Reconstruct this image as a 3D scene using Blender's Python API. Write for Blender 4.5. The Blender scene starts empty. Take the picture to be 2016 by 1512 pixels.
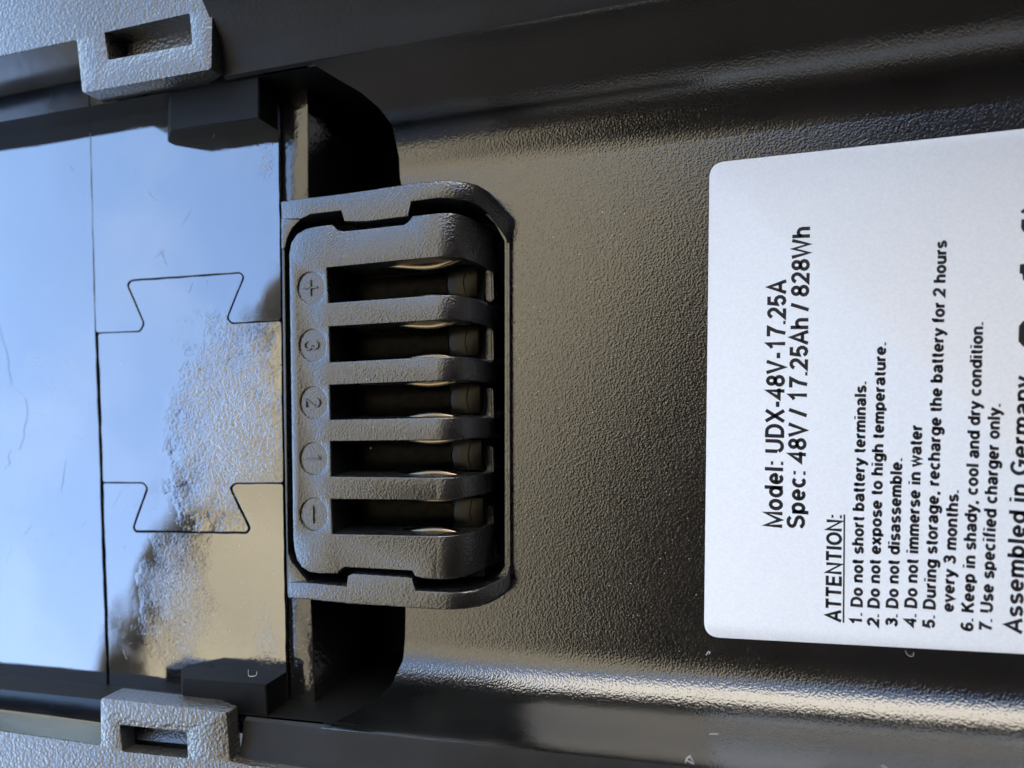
import bpy, bmesh, math, random
from mathutils import Vector, Matrix

random.seed(7)
scene = bpy.context.scene
COL = scene.collection
rad = math.radians

# ------------------------------------------------------------------ camera
# metres; z = 0 is the floor of the battery channel, the lens is 0.1 m above it
F, CX, CY, H = 1400.0, 1008.0, 756.0, 0.1
NAD = (1400.0, 790.0)                      # picture point straight below the lens
VPX = (-3700.0, 940.0)                     # where lines along the battery meet
d = Vector((NAD[0]-CX, CY-NAD[1], -F)).normalized()
Zc = -d
Xc = Vector((CX-VPX[0], VPX[1]-CY, F)).normalized()
Xc = (Xc - Zc*Xc.dot(Zc)).normalized()
Yc = Zc.cross(Xc)
R = Matrix((Xc, Yc, Zc))                   # camera axes -> world
cam_d = bpy.data.cameras.new('camera')
cam = bpy.data.objects.new('camera', cam_d)
COL.objects.link(cam)
cam.matrix_world = Matrix.Translation((0, 0, H)) @ R.to_4x4()
cam_d.sensor_width = 36.0
cam_d.lens = F/2016*36
cam_d.clip_start = 0.002
cam_d.clip_end = 3000.0
cam_d.dof.use_dof = True
cam_d.dof.focus_distance = 0.0975
cam_d.dof.aperture_fstop = 13.0
scene.camera = cam


def P(px, py, z=0.0):
    """point of height z (mm) seen at photograph pixel (px, py)"""
    w = R @ Vector((px-CX, CY-py, -F))
    t = (z*0.001 - H)/w.z
    return Vector((w.x*t, w.y*t, z*0.001))


def proj(v):
    c = R.transposed() @ (Vector(v) - Vector((0, 0, H)))
    return CX + F*c.x/(-c.z), CY - F*c.y/(-c.z)


def refl(px, py):
    w = (R @ Vector((px-CX, CY-py, -F))).normalized()
    return Vector((w.x, w.y, -w.z))


# ------------------------------------------------------------------ light
SUN_EL, SUN_AZ = rad(46), rad(233)          # azimuth counted from +X, anticlockwise
world = bpy.data.worlds.new('World')
scene.world = world
world.use_nodes = True
wn = world.node_tree.nodes
wl = world.node_tree.links
sky = wn.new('ShaderNodeTexSky')
sky.sky_type = 'NISHITA'
sky.sun_disc = False
sky.sun_elevation = SUN_EL
sky.sun_rotation = math.pi/2 - SUN_AZ
sky.air_density = 1.0
sky.dust_density = 0.15
sky.ozone_density = 2.0
bg = wn['Background']
bg.inputs['Strength'].default_value = 0.15
# thin fair-weather cloud, the same all round the sky
tcw = wn.new('ShaderNodeTexCoord')
mpw = wn.new('ShaderNodeMapping')
mpw.inputs['Scale'].default_value = (2.2, 2.2, 5.0)
mpw.inputs['Location'].default_value = (3.1, 0.7, 0.4)
wl.new(tcw.outputs['Generated'], mpw.inputs['Vector'])
nzw = wn.new('ShaderNodeTexNoise')
nzw.inputs['Scale'].default_value = 1.5
nzw.inputs['Detail'].default_value = 6.0
nzw.inputs['Roughness'].default_value = 0.6
wl.new(mpw.outputs[0], nzw.inputs['Vector'])
rpw = wn.new('ShaderNodeValToRGB')
rpw.color_ramp.elements[0].position = 0.50
rpw.color_ramp.elements[0].color = (0.02, 0.02, 0.02, 1)
rpw.color_ramp.elements[1].position = 0.95
rpw.color_ramp.elements[1].color = (0.24, 0.24, 0.24, 1)
wl.new(nzw.outputs[0], rpw.inputs[0])
mxw = wn.new('ShaderNodeMix')
mxw.data_type = 'RGBA'
wl.new(rpw.outputs[0], mxw.inputs['Factor'])
wl.new(sky.outputs[0], mxw.inputs[6])
mxw.inputs[7].default_value = (4.6, 5.0, 5.2, 1)
wl.new(mxw.outputs[2], bg.inputs['Color'])

sun_d = bpy.data.lights.new('sun', 'SUN')
sun_d.energy = 5.0
sun_d.angle = rad(0.5)
sun_d.color = (1.0, 0.95, 0.87)
sun = bpy.data.objects.new('sun', sun_d)
COL.objects.link(sun)
sdir = Vector((math.cos(SUN_EL)*math.cos(SUN_AZ), math.cos(SUN_EL)*math.sin(SUN_AZ), math.sin(SUN_EL)))
sun.rotation_euler = sdir.to_track_quat('Z', 'Y').to_euler()
sun.location = sdir*5

vs = scene.view_settings
scene.display_settings.display_device = 'sRGB'
vs.view_transform = 'Standard'
vs.look = 'None'
vs.exposure = 2.45
vs.gamma = 1.0
scene.cycles.max_bounces = 8


# ------------------------------------------------------------------ materials
def mat(name):
    m = bpy.data.materials.new(name)
    m.use_nodes = True
    nt = m.node_tree
    return m, nt, nt.nodes['Principled BSDF']


def node(nt, kind, **kw):
    n = nt.nodes.new(kind)
    for k, v in kw.items():
        if k in n.inputs:
            n.inputs[k].default_value = v
        else:
            setattr(n, k, v)
    return n


def coords(nt, scale=(1, 1, 1)):
    tc = nt.nodes.new('ShaderNodeTexCoord')
    mp = nt.nodes.new('ShaderNodeMapping')
    mp.inputs['Scale'].default_value = scale
    nt.links.new(tc.outputs['Object'], mp.inputs['Vector'])
    return mp.outputs[0]


def math_n(nt, op, a, b=None, clamp=False):
    n = nt.nodes.new('ShaderNodeMath')
    n.operation = op
    n.use_clamp = clamp
    for i, v in enumerate((a, b)):
        if v is None:
            continue
        if isinstance(v, (int, float)):
            n.inputs[i].default_value = v
        else:
            nt.links.new(v, n.inputs[i])
    return n.outputs[0]


def ramp(nt, fac, stops):
    n = nt.nodes.new('ShaderNodeValToRGB')
    e = n.color_ramp.elements
    e[0].position, e[0].color = stops[0][0], (*stops[0][1], 1)
    e[1].position, e[1].color = stops[-1][0], (*stops[-1][1], 1)
    for p, c in stops[1:-1]:
        k = e.new(p)
        k.color = (*c, 1)
    nt.links.new(fac, n.inputs[0])
    return n.outputs[0]


def plastic(name, col, rough, ior, grain, depth, var=0.3, fade=None):
    """moulded black plastic: pebbled relief of `grain` mm cells, `depth` mm deep"""
    m, nt, b = mat(name)
    co = coords(nt)
    no = node(nt, 'ShaderNodeTexNoise', Scale=1000/grain, Detail=2.5, Roughness=0.55)
    nt.links.new(co, no.inputs['Vector'])
    vo = node(nt, 'ShaderNodeTexVoronoi', Scale=850/grain, feature='SMOOTH_F1', Smoothness=0.6)
    nt.links.new(co, vo.inputs['Vector'])
    h = math_n(nt, 'ADD', no.outputs[0], math_n(nt, 'MULTIPLY', vo.outputs[0], 0.9))
    if fade:
        sx = nt.nodes.new('ShaderNodeSeparateXYZ')
        nt.links.new(co, sx.inputs[0])
        k = math_n(nt, 'MULTIPLY', math_n(nt, 'SUBTRACT', sx.outputs[2], fade[0]), 1/(fade[1]-fade[0]), True)
        h = math_n(nt, 'MULTIPLY', h, math_n(nt, 'SUBTRACT', 1.0, math_n(nt, 'MULTIPLY', k, fade[2])))
    bp = node(nt, 'ShaderNodeBump', Strength=1.0, Distance=depth*0.001)
    nt.links.new(h, bp.inputs['Height'])
    nt.links.new(bp.outputs[0], b.inputs['Normal'])
    lo = node(nt, 'ShaderNodeTexNoise', Scale=90.0, Detail=4.0)
    nt.links.new(co, lo.inputs['Vector'])
    c = ramp(nt, lo.outputs[0], [(0.3, tuple(x*(1-var) for x in col)), (0.7, tuple(x*(1+var) for x in col))])
    nt.links.new(c, b.inputs['Base Color'])
    r = math_n(nt, 'ADD', math_n(nt, 'MULTIPLY', lo.outputs[0], 0.12), rough-0.06)
    nt.links.new(r, b.inputs['Roughness'])
    b.inputs['IOR'].default_value = ior
    return m


M = {}
M['housing'] = plastic('satin_black_plastic', (0.007, 0.007, 0.0068), 0.16, 2.1, 0.26, 0.031, 0.3, (0.003, 0.010, 0.5))
M['rail'] = plastic('pebbled_black_plastic', (0.040, 0.038, 0.035), 0.28, 2.2, 0.40, 0.11)
M['connector'] = plastic('fine_grain_black_plastic', (0.010, 0.010, 0.0103), 0.27, 2.15, 0.26, 0.050)
M['frame'] = plastic('collar_black_plastic', (0.009, 0.009, 0.0093), 0.26, 2.15, 0.28, 0.050)
M['smooth'] = plastic('smooth_black_plastic', (0.010, 0.010, 0.0105), 0.16, 1.6, 1.6, 0.006)
M['shoulder'] = plastic('shoulder_black_plastic', (0.013, 0.013, 0.0135), 0.42, 1.32, 0.5, 0.02)
M['dark'] = plastic('inner_black_plastic', (0.004, 0.004, 0.004), 0.6, 1.3, 0.5, 0.01)
M['strip'] = plastic('polished_black_plastic', (0.012, 0.012, 0.012), 0.12, 1.9, 0.6, 0.035)


def film_material(name, peel=None, seed=0.0):
    """glossy protective film: slow waviness, scuffs, and a patch of orange peel"""
    m, nt, b = mat(name)
    co = coords(nt)
    off = nt.nodes.new('ShaderNodeVectorMath')
    off.operation = 'ADD'
    off.inputs[1].default_value = (seed, seed*0.7, 0)
    nt.links.new(co, off.inputs[0])
    v = off.outputs[0]
    big = node(nt, 'ShaderNodeTexNoise', Scale=75.0, Detail=1.0, Roughness=0.4)
    nt.links.new(v, big.inputs['Vector'])
    h = math_n(nt, 'MULTIPLY', big.outputs[0], 0.00015)
    # fine curved scuffs
    mp = nt.nodes.new('ShaderNodeMapping')
    mp.inputs['Scale'].default_value = (900, 5200, 1)
    mp.inputs['Rotation'].default_value = (0, 0, rad(35))
    nt.links.new(v, mp.inputs['Vector'])
    sc = node(nt, 'ShaderNodeTexNoise', Scale=1.0, Detail=3.0, Distortion=0.4)
    nt.links.new(mp.outputs[0], sc.inputs['Vector'])
    msk = node(nt, 'ShaderNodeTexNoise', Scale=120.0, Detail=3.0)
    nt.links.new(v, msk.inputs['Vector'])
    mk = ramp(nt, msk.outputs[0], [(0.50, (0, 0, 0)), (0.66, (1, 1, 1))])
    h = math_n(nt, 'ADD', h, math_n(nt, 'MULTIPLY', math_n(nt, 'MULTIPLY', sc.outputs[0], mk), 0.000007))
    rough = math_n(nt, 'ADD', math_n(nt, 'MULTIPLY', mk, 0.07), 0.025)
    for (cx, cy, rx, ry, amp, grain) in (peel or []):
        c = P(cx, cy, 7)
        sub = nt.nodes.new('ShaderNodeVectorMath')
        sub.operation = 'SUBTRACT'
        nt.links.new(co, sub.inputs[0])
        sub.inputs[1].default_value = (c.x, c.y, 0.007)
        scl = nt.nodes.new('ShaderNodeVectorMath')
        scl.operation = 'MULTIPLY'
        nt.links.new(sub.outputs[0], scl.inputs[0])
        scl.inputs[1].default_value = (1000/rx, 1000/ry, 0)
        ln = nt.nodes.new('ShaderNodeVectorMath')
        ln.operation = 'LENGTH'
        nt.links.new(scl.outputs[0], ln.inputs[0])
        wob = node(nt, 'ShaderNodeTexNoise', Scale=260.0, Detail=3.0)
        nt.links.new(v, wob.inputs['Vector'])
        dd = math_n(nt, 'ADD', ln.outputs['Value'], math_n(nt, 'MULTIPLY', math_n(nt, 'SUBTRACT', wob.outputs[0], 0.5), 1.1))
        k = ramp(nt, dd, [(0.15, (1, 1, 1)), (1.15, (0, 0, 0))])
        pe = node(nt, 'ShaderNodeTexNoise', Scale=1000/grain, Detail=2.0, Distortion=0.8)
        nt.links.new(v, pe.inputs['Vector'])
        h = math_n(nt, 'ADD', h, math_n(nt, 'MULTIPLY', math_n(nt, 'MULTIPLY', pe.outputs[0], k), amp*0.001))
        pass
    bp = node(nt, 'ShaderNodeBump', Strength=1.0, Distance=1.0)
    nt.links.new(h, bp.inputs['Height'])
    nt.links.new(bp.outputs[0], b.inputs['Normal'])
    nt.links.new(bp.outputs[0], b.inputs['Coat Normal'])
    nt.links.new(rough, b.inputs['Roughness'])
    b.inputs['Base Color'].default_value = (0.010, 0.010, 0.010, 1)
    b.inputs['IOR'].default_value = 2.5
    b.inputs['Coat Weight'].default_value = 1.0
    b.inputs['Coat IOR'].default_value = 1.9
    b.inputs['Coat Roughness'].default_value = 0.03
    return m


M['film'] = film_material('glossy_film', [(520, 320, 3.0, 5.0, 0.03, 0.5)], 0.0)
M['film_peel'] = film_material('glossy_film_bubbled', [(455, 830, 13.0, 20.0, 0.13, 0.55)], 0.31)
M['film_low'] = film_material('glossy_film_low', [(360, 1190, 8.0, 14.0, 0.035, 0.4), (530, 1270, 4.0, 9.0, 0.05, 0.35)], 0.77)


def simple(name, col, rough, metal=0.0, ior=1.5):
    m, nt, b = mat(name)
    b.inputs['Base Color'].default_value = (*col, 1)
    b.inputs['Roughness'].default_value = rough
    b.inputs['Metallic'].default_value = metal
    b.inputs['IOR'].default_value = ior
    return m, nt, b


M['ink'], _, _ = simple('black_ink', (0.012, 0.010, 0.012), 0.45)
M['lint'], _, _ = simple('white_lint', (0.75, 0.74, 0.72), 0.8)
M['metal'], nt, b = simple('shaded_contact_tin', (0.50, 0.44, 0.36), 0.28, 1.0)
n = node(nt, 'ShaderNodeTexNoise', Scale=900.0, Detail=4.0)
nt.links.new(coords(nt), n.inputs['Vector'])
nt.links.new(ramp(nt, n.outputs[0], [(0.3, (0.003, 0.0028, 0.0024)), (0.65, (0.006, 0.0055, 0.0045))]), b.inputs['Base Color'])  # near-black tin: the shade of the deep slot is in this colour
M['lit_end'], _, _ = simple('lit_contact_tin', (0.026, 0.024, 0.020), 0.3, 1.0)  # paler copy of the plate tin, for its lit end
M['spring'], _, _ = simple('brass_spring', (0.27, 0.22, 0.16), 0.14, 1.0)

M['scuff'], _, _ = simple('scuffed_film', (0.32, 0.34, 0.36), 0.5)
M['paper'], nt, b = simple('white_sticker', (0.72, 0.72, 0.72), 0.32)
co = coords(nt)
n = node(nt, 'ShaderNodeTexNoise', Scale=2600.0, Detail=3.0)
nt.links.new(co, n.inputs['Vector'])
nt.links.new(ramp(nt, n.outputs[0], [(0.25, (0.82, 0.805, 0.785)), (0.75, (0.90, 0.885, 0.86))]), b.inputs['Base Color'])
bp = node(nt, 'ShaderNodeBump', Strength=1.0, Distance=0.000010)
nt.links.new(n.outputs[0], bp.inputs['Height'])
nt.links.new(bp.outputs[0], b.inputs['Normal'])

m, nt, b = mat('awning_canvas')
nt.nodes.remove(b)
di = node(nt, 'ShaderNodeBsdfDiffuse', Color=(0.34, 0.32, 0.25, 1))
tr = node(nt, 'ShaderNodeBsdfTranslucent', Color=(0.375, 0.32, 0.215, 1))
mx = node(nt, 'ShaderNodeMixShader')
mx.inputs[0].default_value = 0.5
nt.links.new(di.outputs[0], mx.inputs[1])
nt.links.new(tr.outputs[0], mx.inputs[2])
nt.links.new(mx.outputs[0], nt.nodes['Material Output'].inputs[0])
M['canvas'] = m
M['beam'], _, _ = simple('brown_painted_wood', (0.05, 0.036, 0.028), 0.6)
M['bar'], _, _ = simple('grey_painted_bar', (0.10, 0.095, 0.09), 0.5)
M['stone'], nt, b = simple('patio_stone', (0.35, 0.33, 0.30), 0.85)
n = node(nt, 'ShaderNodeTexNoise', Scale=6.0, Detail=6.0)
nt.links.new(coords(nt), n.inputs['Vector'])
nt.links.new(ramp(nt, n.outputs[0], [(0.3, (0.28, 0.26, 0.235)), (0.7, (0.40, 0.38, 0.345))]), b.inputs['Base Color'])
M['render'], nt, b = simple('cream_wall_render', (0.86, 0.77, 0.64), 0.9)
M['phone'], _, _ = simple('dark_phone_glass', (0.015, 0.014, 0.016), 0.35)


# ------------------------------------------------------------------ mesh helpers
def finish(name, bm, material, parent=None, smooth=35, label=None):
    bmesh.ops.remove_doubles(bm, verts=bm.verts, dist=1e-7)
    bmesh.ops.recalc_face_normals(bm, faces=bm.faces)
    me = bpy.data.meshes.new(name)
    bm.to_mesh(me)
    bm.free()
    me.materials.append(material)
    if smooth:
        me.shade_smooth()
        me.set_sharp_from_angle(angle=rad(smooth))
    o = bpy.data.objects.new(name, me)
    COL.objects.link(o)
    if parent is not None:
        o.parent = parent
    if label:
        o['label'] = label
    return o


def tag(o, label, cat, group=None, kind=None):
    if label:
        o['label'] = label
    if cat:
        o['category'] = cat
    if group:
        o['group'] = group
    if kind:
        o['kind'] = kind
    return o


def round_poly(pts, r, seg=4):
    """round the corners of a flat list of Vectors by r (m)"""
    out = []
    n = len(pts)
    for i in range(n):
        a, b, c = pts[i-1], pts[i], pts[(i+1) % n]
        u, w = (a-b), (c-b)
        k = min(r, u.length*0.45, w.length*0.45)
        u.normalize()
        w.normalize()
        if u.angle(w) > rad(165) or k < 1e-6:
            out.append(b)
            continue
        for j in range(seg+1):
            t = j/seg
            out.append((b+u*k)*(1-t)**2 + b*2*t*(1-t) + (b+w*k)*t**2)
    return out


def add_plate(bm, outer, holes, depth, bevel=0.0, nobev=None):
    """a slab whose top outline is given as world points; straight sides `depth` mm deep"""
    tmp = bmesh.new()
    loops = []
    for lp in [outer]+list(holes):
        vs_ = [tmp.verts.new(p) for p in lp]
        es = [tmp.edges.new((vs_[i], vs_[(i+1) % len(vs_)])) for i in range(len(vs_))]
        loops.append((vs_, es))
    alle = [e for l in loops for e in l[1]]
    bmesh.ops.triangle_fill(tmp, use_beauty=True, use_dissolve=False, edges=alle, normal=(0, 0, 1))
    rims = []
    for vs_, es in loops:
        lo = [tmp.verts.new(v.co - Vector((0, 0, depth*0.001))) for v in vs_]
        for i in range(len(vs_)):
            j = (i+1) % len(vs_)
            tmp.faces.new((vs_[i], vs_[j], lo[j], lo[i]))
        rims += es
    bmesh.ops.recalc_face_normals(tmp, faces=tmp.faces)
    if bevel:
        bmesh.ops.bevel(tmp, geom=[e for e in rims if e.is_valid and not (nobev is not None and all(v.co.x > nobev for v in e.verts))], offset=bevel*0.001, segments=2, profile=0.5, affect='EDGES', clamp_overlap=True)
    me = bpy.data.meshes.new('tmp')
    tmp.to_mesh(me)
    tmp.free()
    bm.from_mesh(me)
    bpy.data.meshes.remove(me)


def poly(pts, z):
    return [P(x, y, z) for x, y in pts]


def quads(bm, rows, closed=False):
    """skin a grid of world points"""
    vr = [[bm.verts.new(p) for p in r] for r in rows]
    for a, b in zip(vr, vr[1:]):
        n = len(a)
        for i in range(n if closed else n-1):
            j = (i+1) % n
            try:
                bm.faces.new((a[i], a[j], b[j], b[i]))
            except ValueError:
                pass
    return vr


def solid(bm, top, z0):
    """a convex-ish block: top polygon of world points, straight down to height z0 (mm)"""
    t = [bm.verts.new(p) for p in top]
    lo = [bm.verts.new((p.x, p.y, z0*0.001)) for p in top]
    bm.faces.new(t)
    bm.faces.new(lo)
    for i in range(len(t)):
        j = (i+1) % len(t)
        bm.faces.new((t[i], t[j], lo[j], lo[i]))


def tube(bm, pts, r, n=5):
    prev = None
    for i, p in enumerate(pts):
        a = pts[max(i-1, 0)]
        c = pts[min(i+1, len(pts)-1)]
        t = (c-a).normalized()
        u = t.cross(Vector((0, 0, 1)))
        if u.length < 1e-6:
            u = Vector((1, 0, 0))
        u.normalize()
        w = t.cross(u)
        k = r*(0.45 if i in (0, len(pts)-1) else 1)
        ring = [bm.verts.new(p + (u*math.cos(2*math.pi*q/n) + w*math.sin(2*math.pi*q/n))*k) for q in range(n)]
        if prev:
            for q in range(n):
                bm.faces.new((prev[q], prev[(q+1) % n], ring[(q+1) % n], ring[q]))
        else:
            bm.faces.new(ring)
        prev = ring
    bm.faces.new(prev)


def interp(tab, y):
    if y <= tab[0][0]:
        return tab[0][1]
    for (y0, x0), (y1, x1) in zip(tab, tab[1:]):
        if y <= y1:
            return x0 + (x1-x0)*(y-y0)/(y1-y0)
    return tab[-1][1]


# ------------------------------------------------------------------ the battery
bat = bpy.data.objects.new('battery_pack', None)
COL.objects.link(bat)
bat.empty_display_size = 0.02
tag(bat, 'black plastic battery pack with a white warning sticker and a five slot terminal', 'battery pack')

ZC = 13.0                                   # height of the channel's rim crease
cutB = [(1196, 798), (1251, 798), (1299, 794), (1350, 770), (1384, 731), (1412, 679), (1436, 627)]
cutT = [(118, 603), (150, 655), (187, 719), (216, 750), (246, 772), (310, 786), (363, 788)]


def profile(flat, crease, sgn):
    """(y, z) in metres from the floor edge, up the fillet and wall, over the crease, out along the shoulder"""
    dy = abs(crease-flat)
    Rf = 0.0072
    ang = rad(70)
    out = []
    for i in range(13):
        a = ang*i/12
        out.append((Rf*math.sin(a), Rf*(1-math.cos(a))))
    y1, z1 = out[-1]
    zc = ZC*0.001
    for t in (0.25, 0.5, 0.75):
        out.append((y1+(dy-0.0004-y1)*t, z1+(zc-0.0010-z1)*t))
    out += [(dy-0.00035, zc-0.0008), (dy-0.00005, zc-0.00025), (dy+0.0006, zc)]
    k = len(out)-1
    for a, z in ((0.002, 0.0003), (0.0045, 0.0010), (0.007, 0.0024), (0.0095, 0.0046), (0.013, 0.0088), (0.018, 0.015), (0.024, 0.022)):
        out.append((dy+a, zc+z))
    return [(flat+sgn*a, z) for a, z in out], k


fB, cB = P(798, 1251, 0).y, P(625, 1436, ZC).y
fT, cT = P(787, 350, 0).y, P(603, 118, ZC).y
profB, kB = profile(fB, cB, -1)
profT, kT = profile(fT, cT, 1)


def cut_x(y, z, tab):
    x = -0.04
    for _ in range(12):
        px, py = proj((x, y, z))
        x = P(interp(tab, py), py, z*1000).x
    return x


XR = P(4200, 800, 0).x
bm = bmesh.new()
xfloor = P(799, 800, 0).x
for prof, k, tab in ((profB, kB, cutB), (profT, kT, cutT)):
    rows = []
    for i, (y, z) in enumerate(prof):
        xs = cut_x(y, z, tab) if i <= k else cut_x(*prof[k], tab)
        rows.append([Vector((xs + (XR-xs)*t, y, z)) for t in (0, 0.05, 0.12, 0.22, 0.35, 0.6, 1.0)])
    quads(bm, rows)
    # end face of the shell, 2 mm thick, turned down into the cavity
    edge = [r[0] for r in rows[:k+1]]
    quads(bm, [edge, [p+Vector((0.0012, 0, -0.003)) for p in edge]])
    last = rows[-1]
    quads(bm, [last, [Vector((p.x, p.y*1.02, -0.02)) for p in last]])
# floor with a notch for the terminal
xa, xb = cut_x(fT, 0, cutT), cut_x(fB, 0, cutB)
notch = poly([(799, 402), (900, 402), (945, 412), (975, 440), (994, 475), (994, 1115), (975, 1145), (945, 1160), (900, 1166), (799, 1166)], 0)
tmp = bmesh.new()
vs_ = [tmp.verts.new(p) for p in [Vector((XR, fT, 0)), Vector((xa, fT, 0))] + notch + [Vector((xb, fB, 0)), Vector((XR, fB, 0))]]
es_ = [tmp.edges.new((vs_[i], vs_[(i+1) % len(vs_)])) for i in range(len(vs_))]
bmesh.ops.triangle_fill(tmp, use_beauty=True, use_dissolve=False, edges=es_, normal=(0, 0, 1))
me_ = bpy.data.meshes.new('tmp')
tmp.to_mesh(me_)
tmp.free()
bm.from_mesh(me_)
bpy.data.meshes.remove(me_)
for p, q in ((Vector((xa, fT, 0)), notch[0]), (notch[-1], Vector((xb, fB, 0)))):
    quads(bm, [[p, q], [p+Vector((0.0012, 0, -0.003)), q+Vector((0.0012, 0, -0.003))]])
hs = finish('channel_housing', bm, M['housing'], bat, 40)
hs.data.materials.append(M['shoulder'])
for f in hs.data.polygons:
    if f.center.z > ZC*0.001-0.0003:
        f.material_index = 1

# dark inside of the pack, below everything
bm = bmesh.new()
x0, x1 = P(-350, 800, 0).x, XR
y0, y1 = cB-0.004, cT+0.004
quads(bm, [[Vector((x0, y0, -0.016)), Vector((x1, y0, -0.016))], [Vector((x0, y1, -0.016)), Vector((x1, y1, -0.016))]])
for yy in (y0+0.0045, y1-0.0045):
    quads(bm, [[Vector((x0, yy, -0.016)), Vector((P(760, 800, 0).x, yy, -0.016))], [Vector((x0, yy, 0.0119)), Vector((P(760, 800, 0).x, yy, 0.0119))]])
finish('inner_tray', bm, M['dark'], bat, 0)

# ---- end cap: base plate, side walls, shoulders
xl = P(-350, 800, 6).x
xr_ = P(549, 800, 6.5).x
bm2 = bmesh.new()
solid(bm2, [Vector((xl, cT-0.0005, 0.0064)), Vector((xl, cB+0.0005, 0.0064)), P(557, 1440, 6.4), P(552, 700, 6.4), P(545, 110, 6.4)], -15)
finish('cap_base', bm2, M['dark'], bat, 0)
for prof, k, s in ((profB, kB, -1), (profT, kT, 1)):
    xe = cut_x(*prof[k], cutB if s < 0 else cutT) - 0.00015
    y, z = prof[k]
    xs = P(232 if s < 0 else 205, 800, 13).x
    xw = P(624 if s < 0 else 602, 800, 6.2).x
    bm = bmesh.new()
    rows = [[Vector((xs, y+s*0.0001, 0.004)), Vector((xw, y+s*0.0001, 0.004))],
            [Vector((xs, y-s*0.0001, z-0.0005)), Vector((xe, y-s*0.0001, z-0.0005))]]
    for (yy, zz) in prof[k:]:
        pass
    vr = quads(bm, rows)
    xq = P(468 if s < 0 else 448, 800, 13).x
    finish('cap_wall', bm, M['smooth'], bat, 40)
    bm = bmesh.new()
    quads(bm, [[Vector((xq, yy, zz-0.00006)), Vector((xe+0.003, yy, zz-0.00006))] for (yy, zz) in prof[k-2:]])
    finish('cap_shoulder', bm, M['shoulder'], bat, 40)

# left part of the walls, beside the big film panel
for nm, base, rim in (('side_wall', [(-300, 1328), (0, 1362), (150, 1379), (292, 1397)], [(-300, 1397), (0, 1440), (150, 1461), (222, 1471)]),
                      ('side_wall', [(-300, 290), (0, 230), (120, 206), (262, 178)], [(-300, 174), (0, 110), (120, 84.6), (176, 73)])):
    bm = bmesh.new()
    lo = [P(x, y, 6.6) for x, y in base]
    mid = [Vector((p.x, p.y, 0.0122)) for p in lo]
    s = -1 if rim[0][1] > 700 else 1
    mid2 = [Vector((p.x, p.y+s*0.0003, 0.0127)) for p in lo]
    top = [P(x, y, 15.4) for x, y in rim]
    quads(bm, [lo, mid, mid2, top])
    finish(nm, bm, M['smooth'], bat, 30)

# ---- rails with their clip tabs
railB = [(-300, 1397), (199, 1468), (198, 1374), (445, 1403), (453, 1500), (492, 1508), (800, 1552), (800, 1900), (-300, 1900)]
slotB = [(236, 1427), (367, 1441), (370, 1493), (240, 1480)]
railT = [(-300, 174), (151, 78), (162, 183), (416, 136), (418, 15), (470, 4), (800, -66), (800, -500), (-300, -500)]
slotT = [(205, 64), (373, 26), (379, 87), (213, 118)]
for outl, slot, tabi, sgn in ((railB, slotB, (2, 3), -1), (railT, slotT, (2, 3), 1)):
    bm = bmesh.new()
    top = poly(outl, 15.5)
    hole = poly(slot, 15.5)
    add_plate(bm, round_poly(top, 0.0005, 3), [round_poly(hole, 0.0003, 3)], 2.4, 0.16)
    # lower half of the tab, its far corner cut back
    a, b_ = top[tabi[0]], top[tabi[1]]
    back = Vector((0, sgn*0.0105, 0))
    ins = Vector((0, sgn*0.00016, 0))
    up = [a+ins, b_+ins, b_+back, a+back]
    up = [Vector((p.x, p.y, 0.0131)) for p in up]
    dn = [a+ins, b_+ins-Vector((0.0042, 0, 0)), b_+ins+Vector((-0.0010, sgn*0.0028, 0)), b_+back-Vector((0.001, 0, 0)), a+back]
    dn = [Vector((p.x, p.y, 0.0114)) for p in dn]
    U = [bm.verts.new(p) for p in up]
    D = [bm.verts.new(p) for p in dn]
    bm.faces.new(D)
    bm.faces.new((U[0], U[1], D[1], D[0]))
    bm.faces.new((U[1], D[2], D[1]))
    bm.faces.new((U[1], U[2], D[3], D[2]))
    bm.faces.new((U[2], U[3], D[4], D[3]))
    bm.faces.new((U[3], U[0], D[0], D[4]))
    rail = finish('side_rail', bm, M['rail'], bat, 30)
    # pocket of the slot: side walls, sloped ramp, floor
    bm = bmesh.new()
    h = [Vector((p.x, p.y, 0.0132)) for p in hole]
    lo = [Vector((p.x, p.y, 0.0118)) for p in hole]
    quads(bm, [h, lo], closed=True)
    m1 = [lo[0].lerp(lo[3], 0.55), lo[1].lerp(lo[2], 0.55)]
    bm.faces.new([bm.verts.new(p) for p in (lo[0], lo[1], m1[1], m1[0])])
    if sgn > 0:
        bm.faces.new([bm.verts.new(p) for p in (m1[0], m1[1], lo[2], lo[3])])
        finish('slot_pocket', bm, M['rail'], rail, 0)
        continue
    r0 = [Vector((p.x, p.y, 0.0126)) for p in (m1[0].lerp(lo[3], 0.75), m1[1].lerp(lo[2], 0.75))]
    bm.faces.new([bm.verts.new(p) for p in (m1[0], m1[1], r0[1], r0[0])])
    bm.faces.new([bm.verts.new(p) for p in (r0[0], r0[1], lo[2]+Vector((0, 0, -0.002)), lo[3]+Vector((0, 0, -0.002)))])
    finish('slot_pocket', bm, M['frame'], rail, 0)

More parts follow.
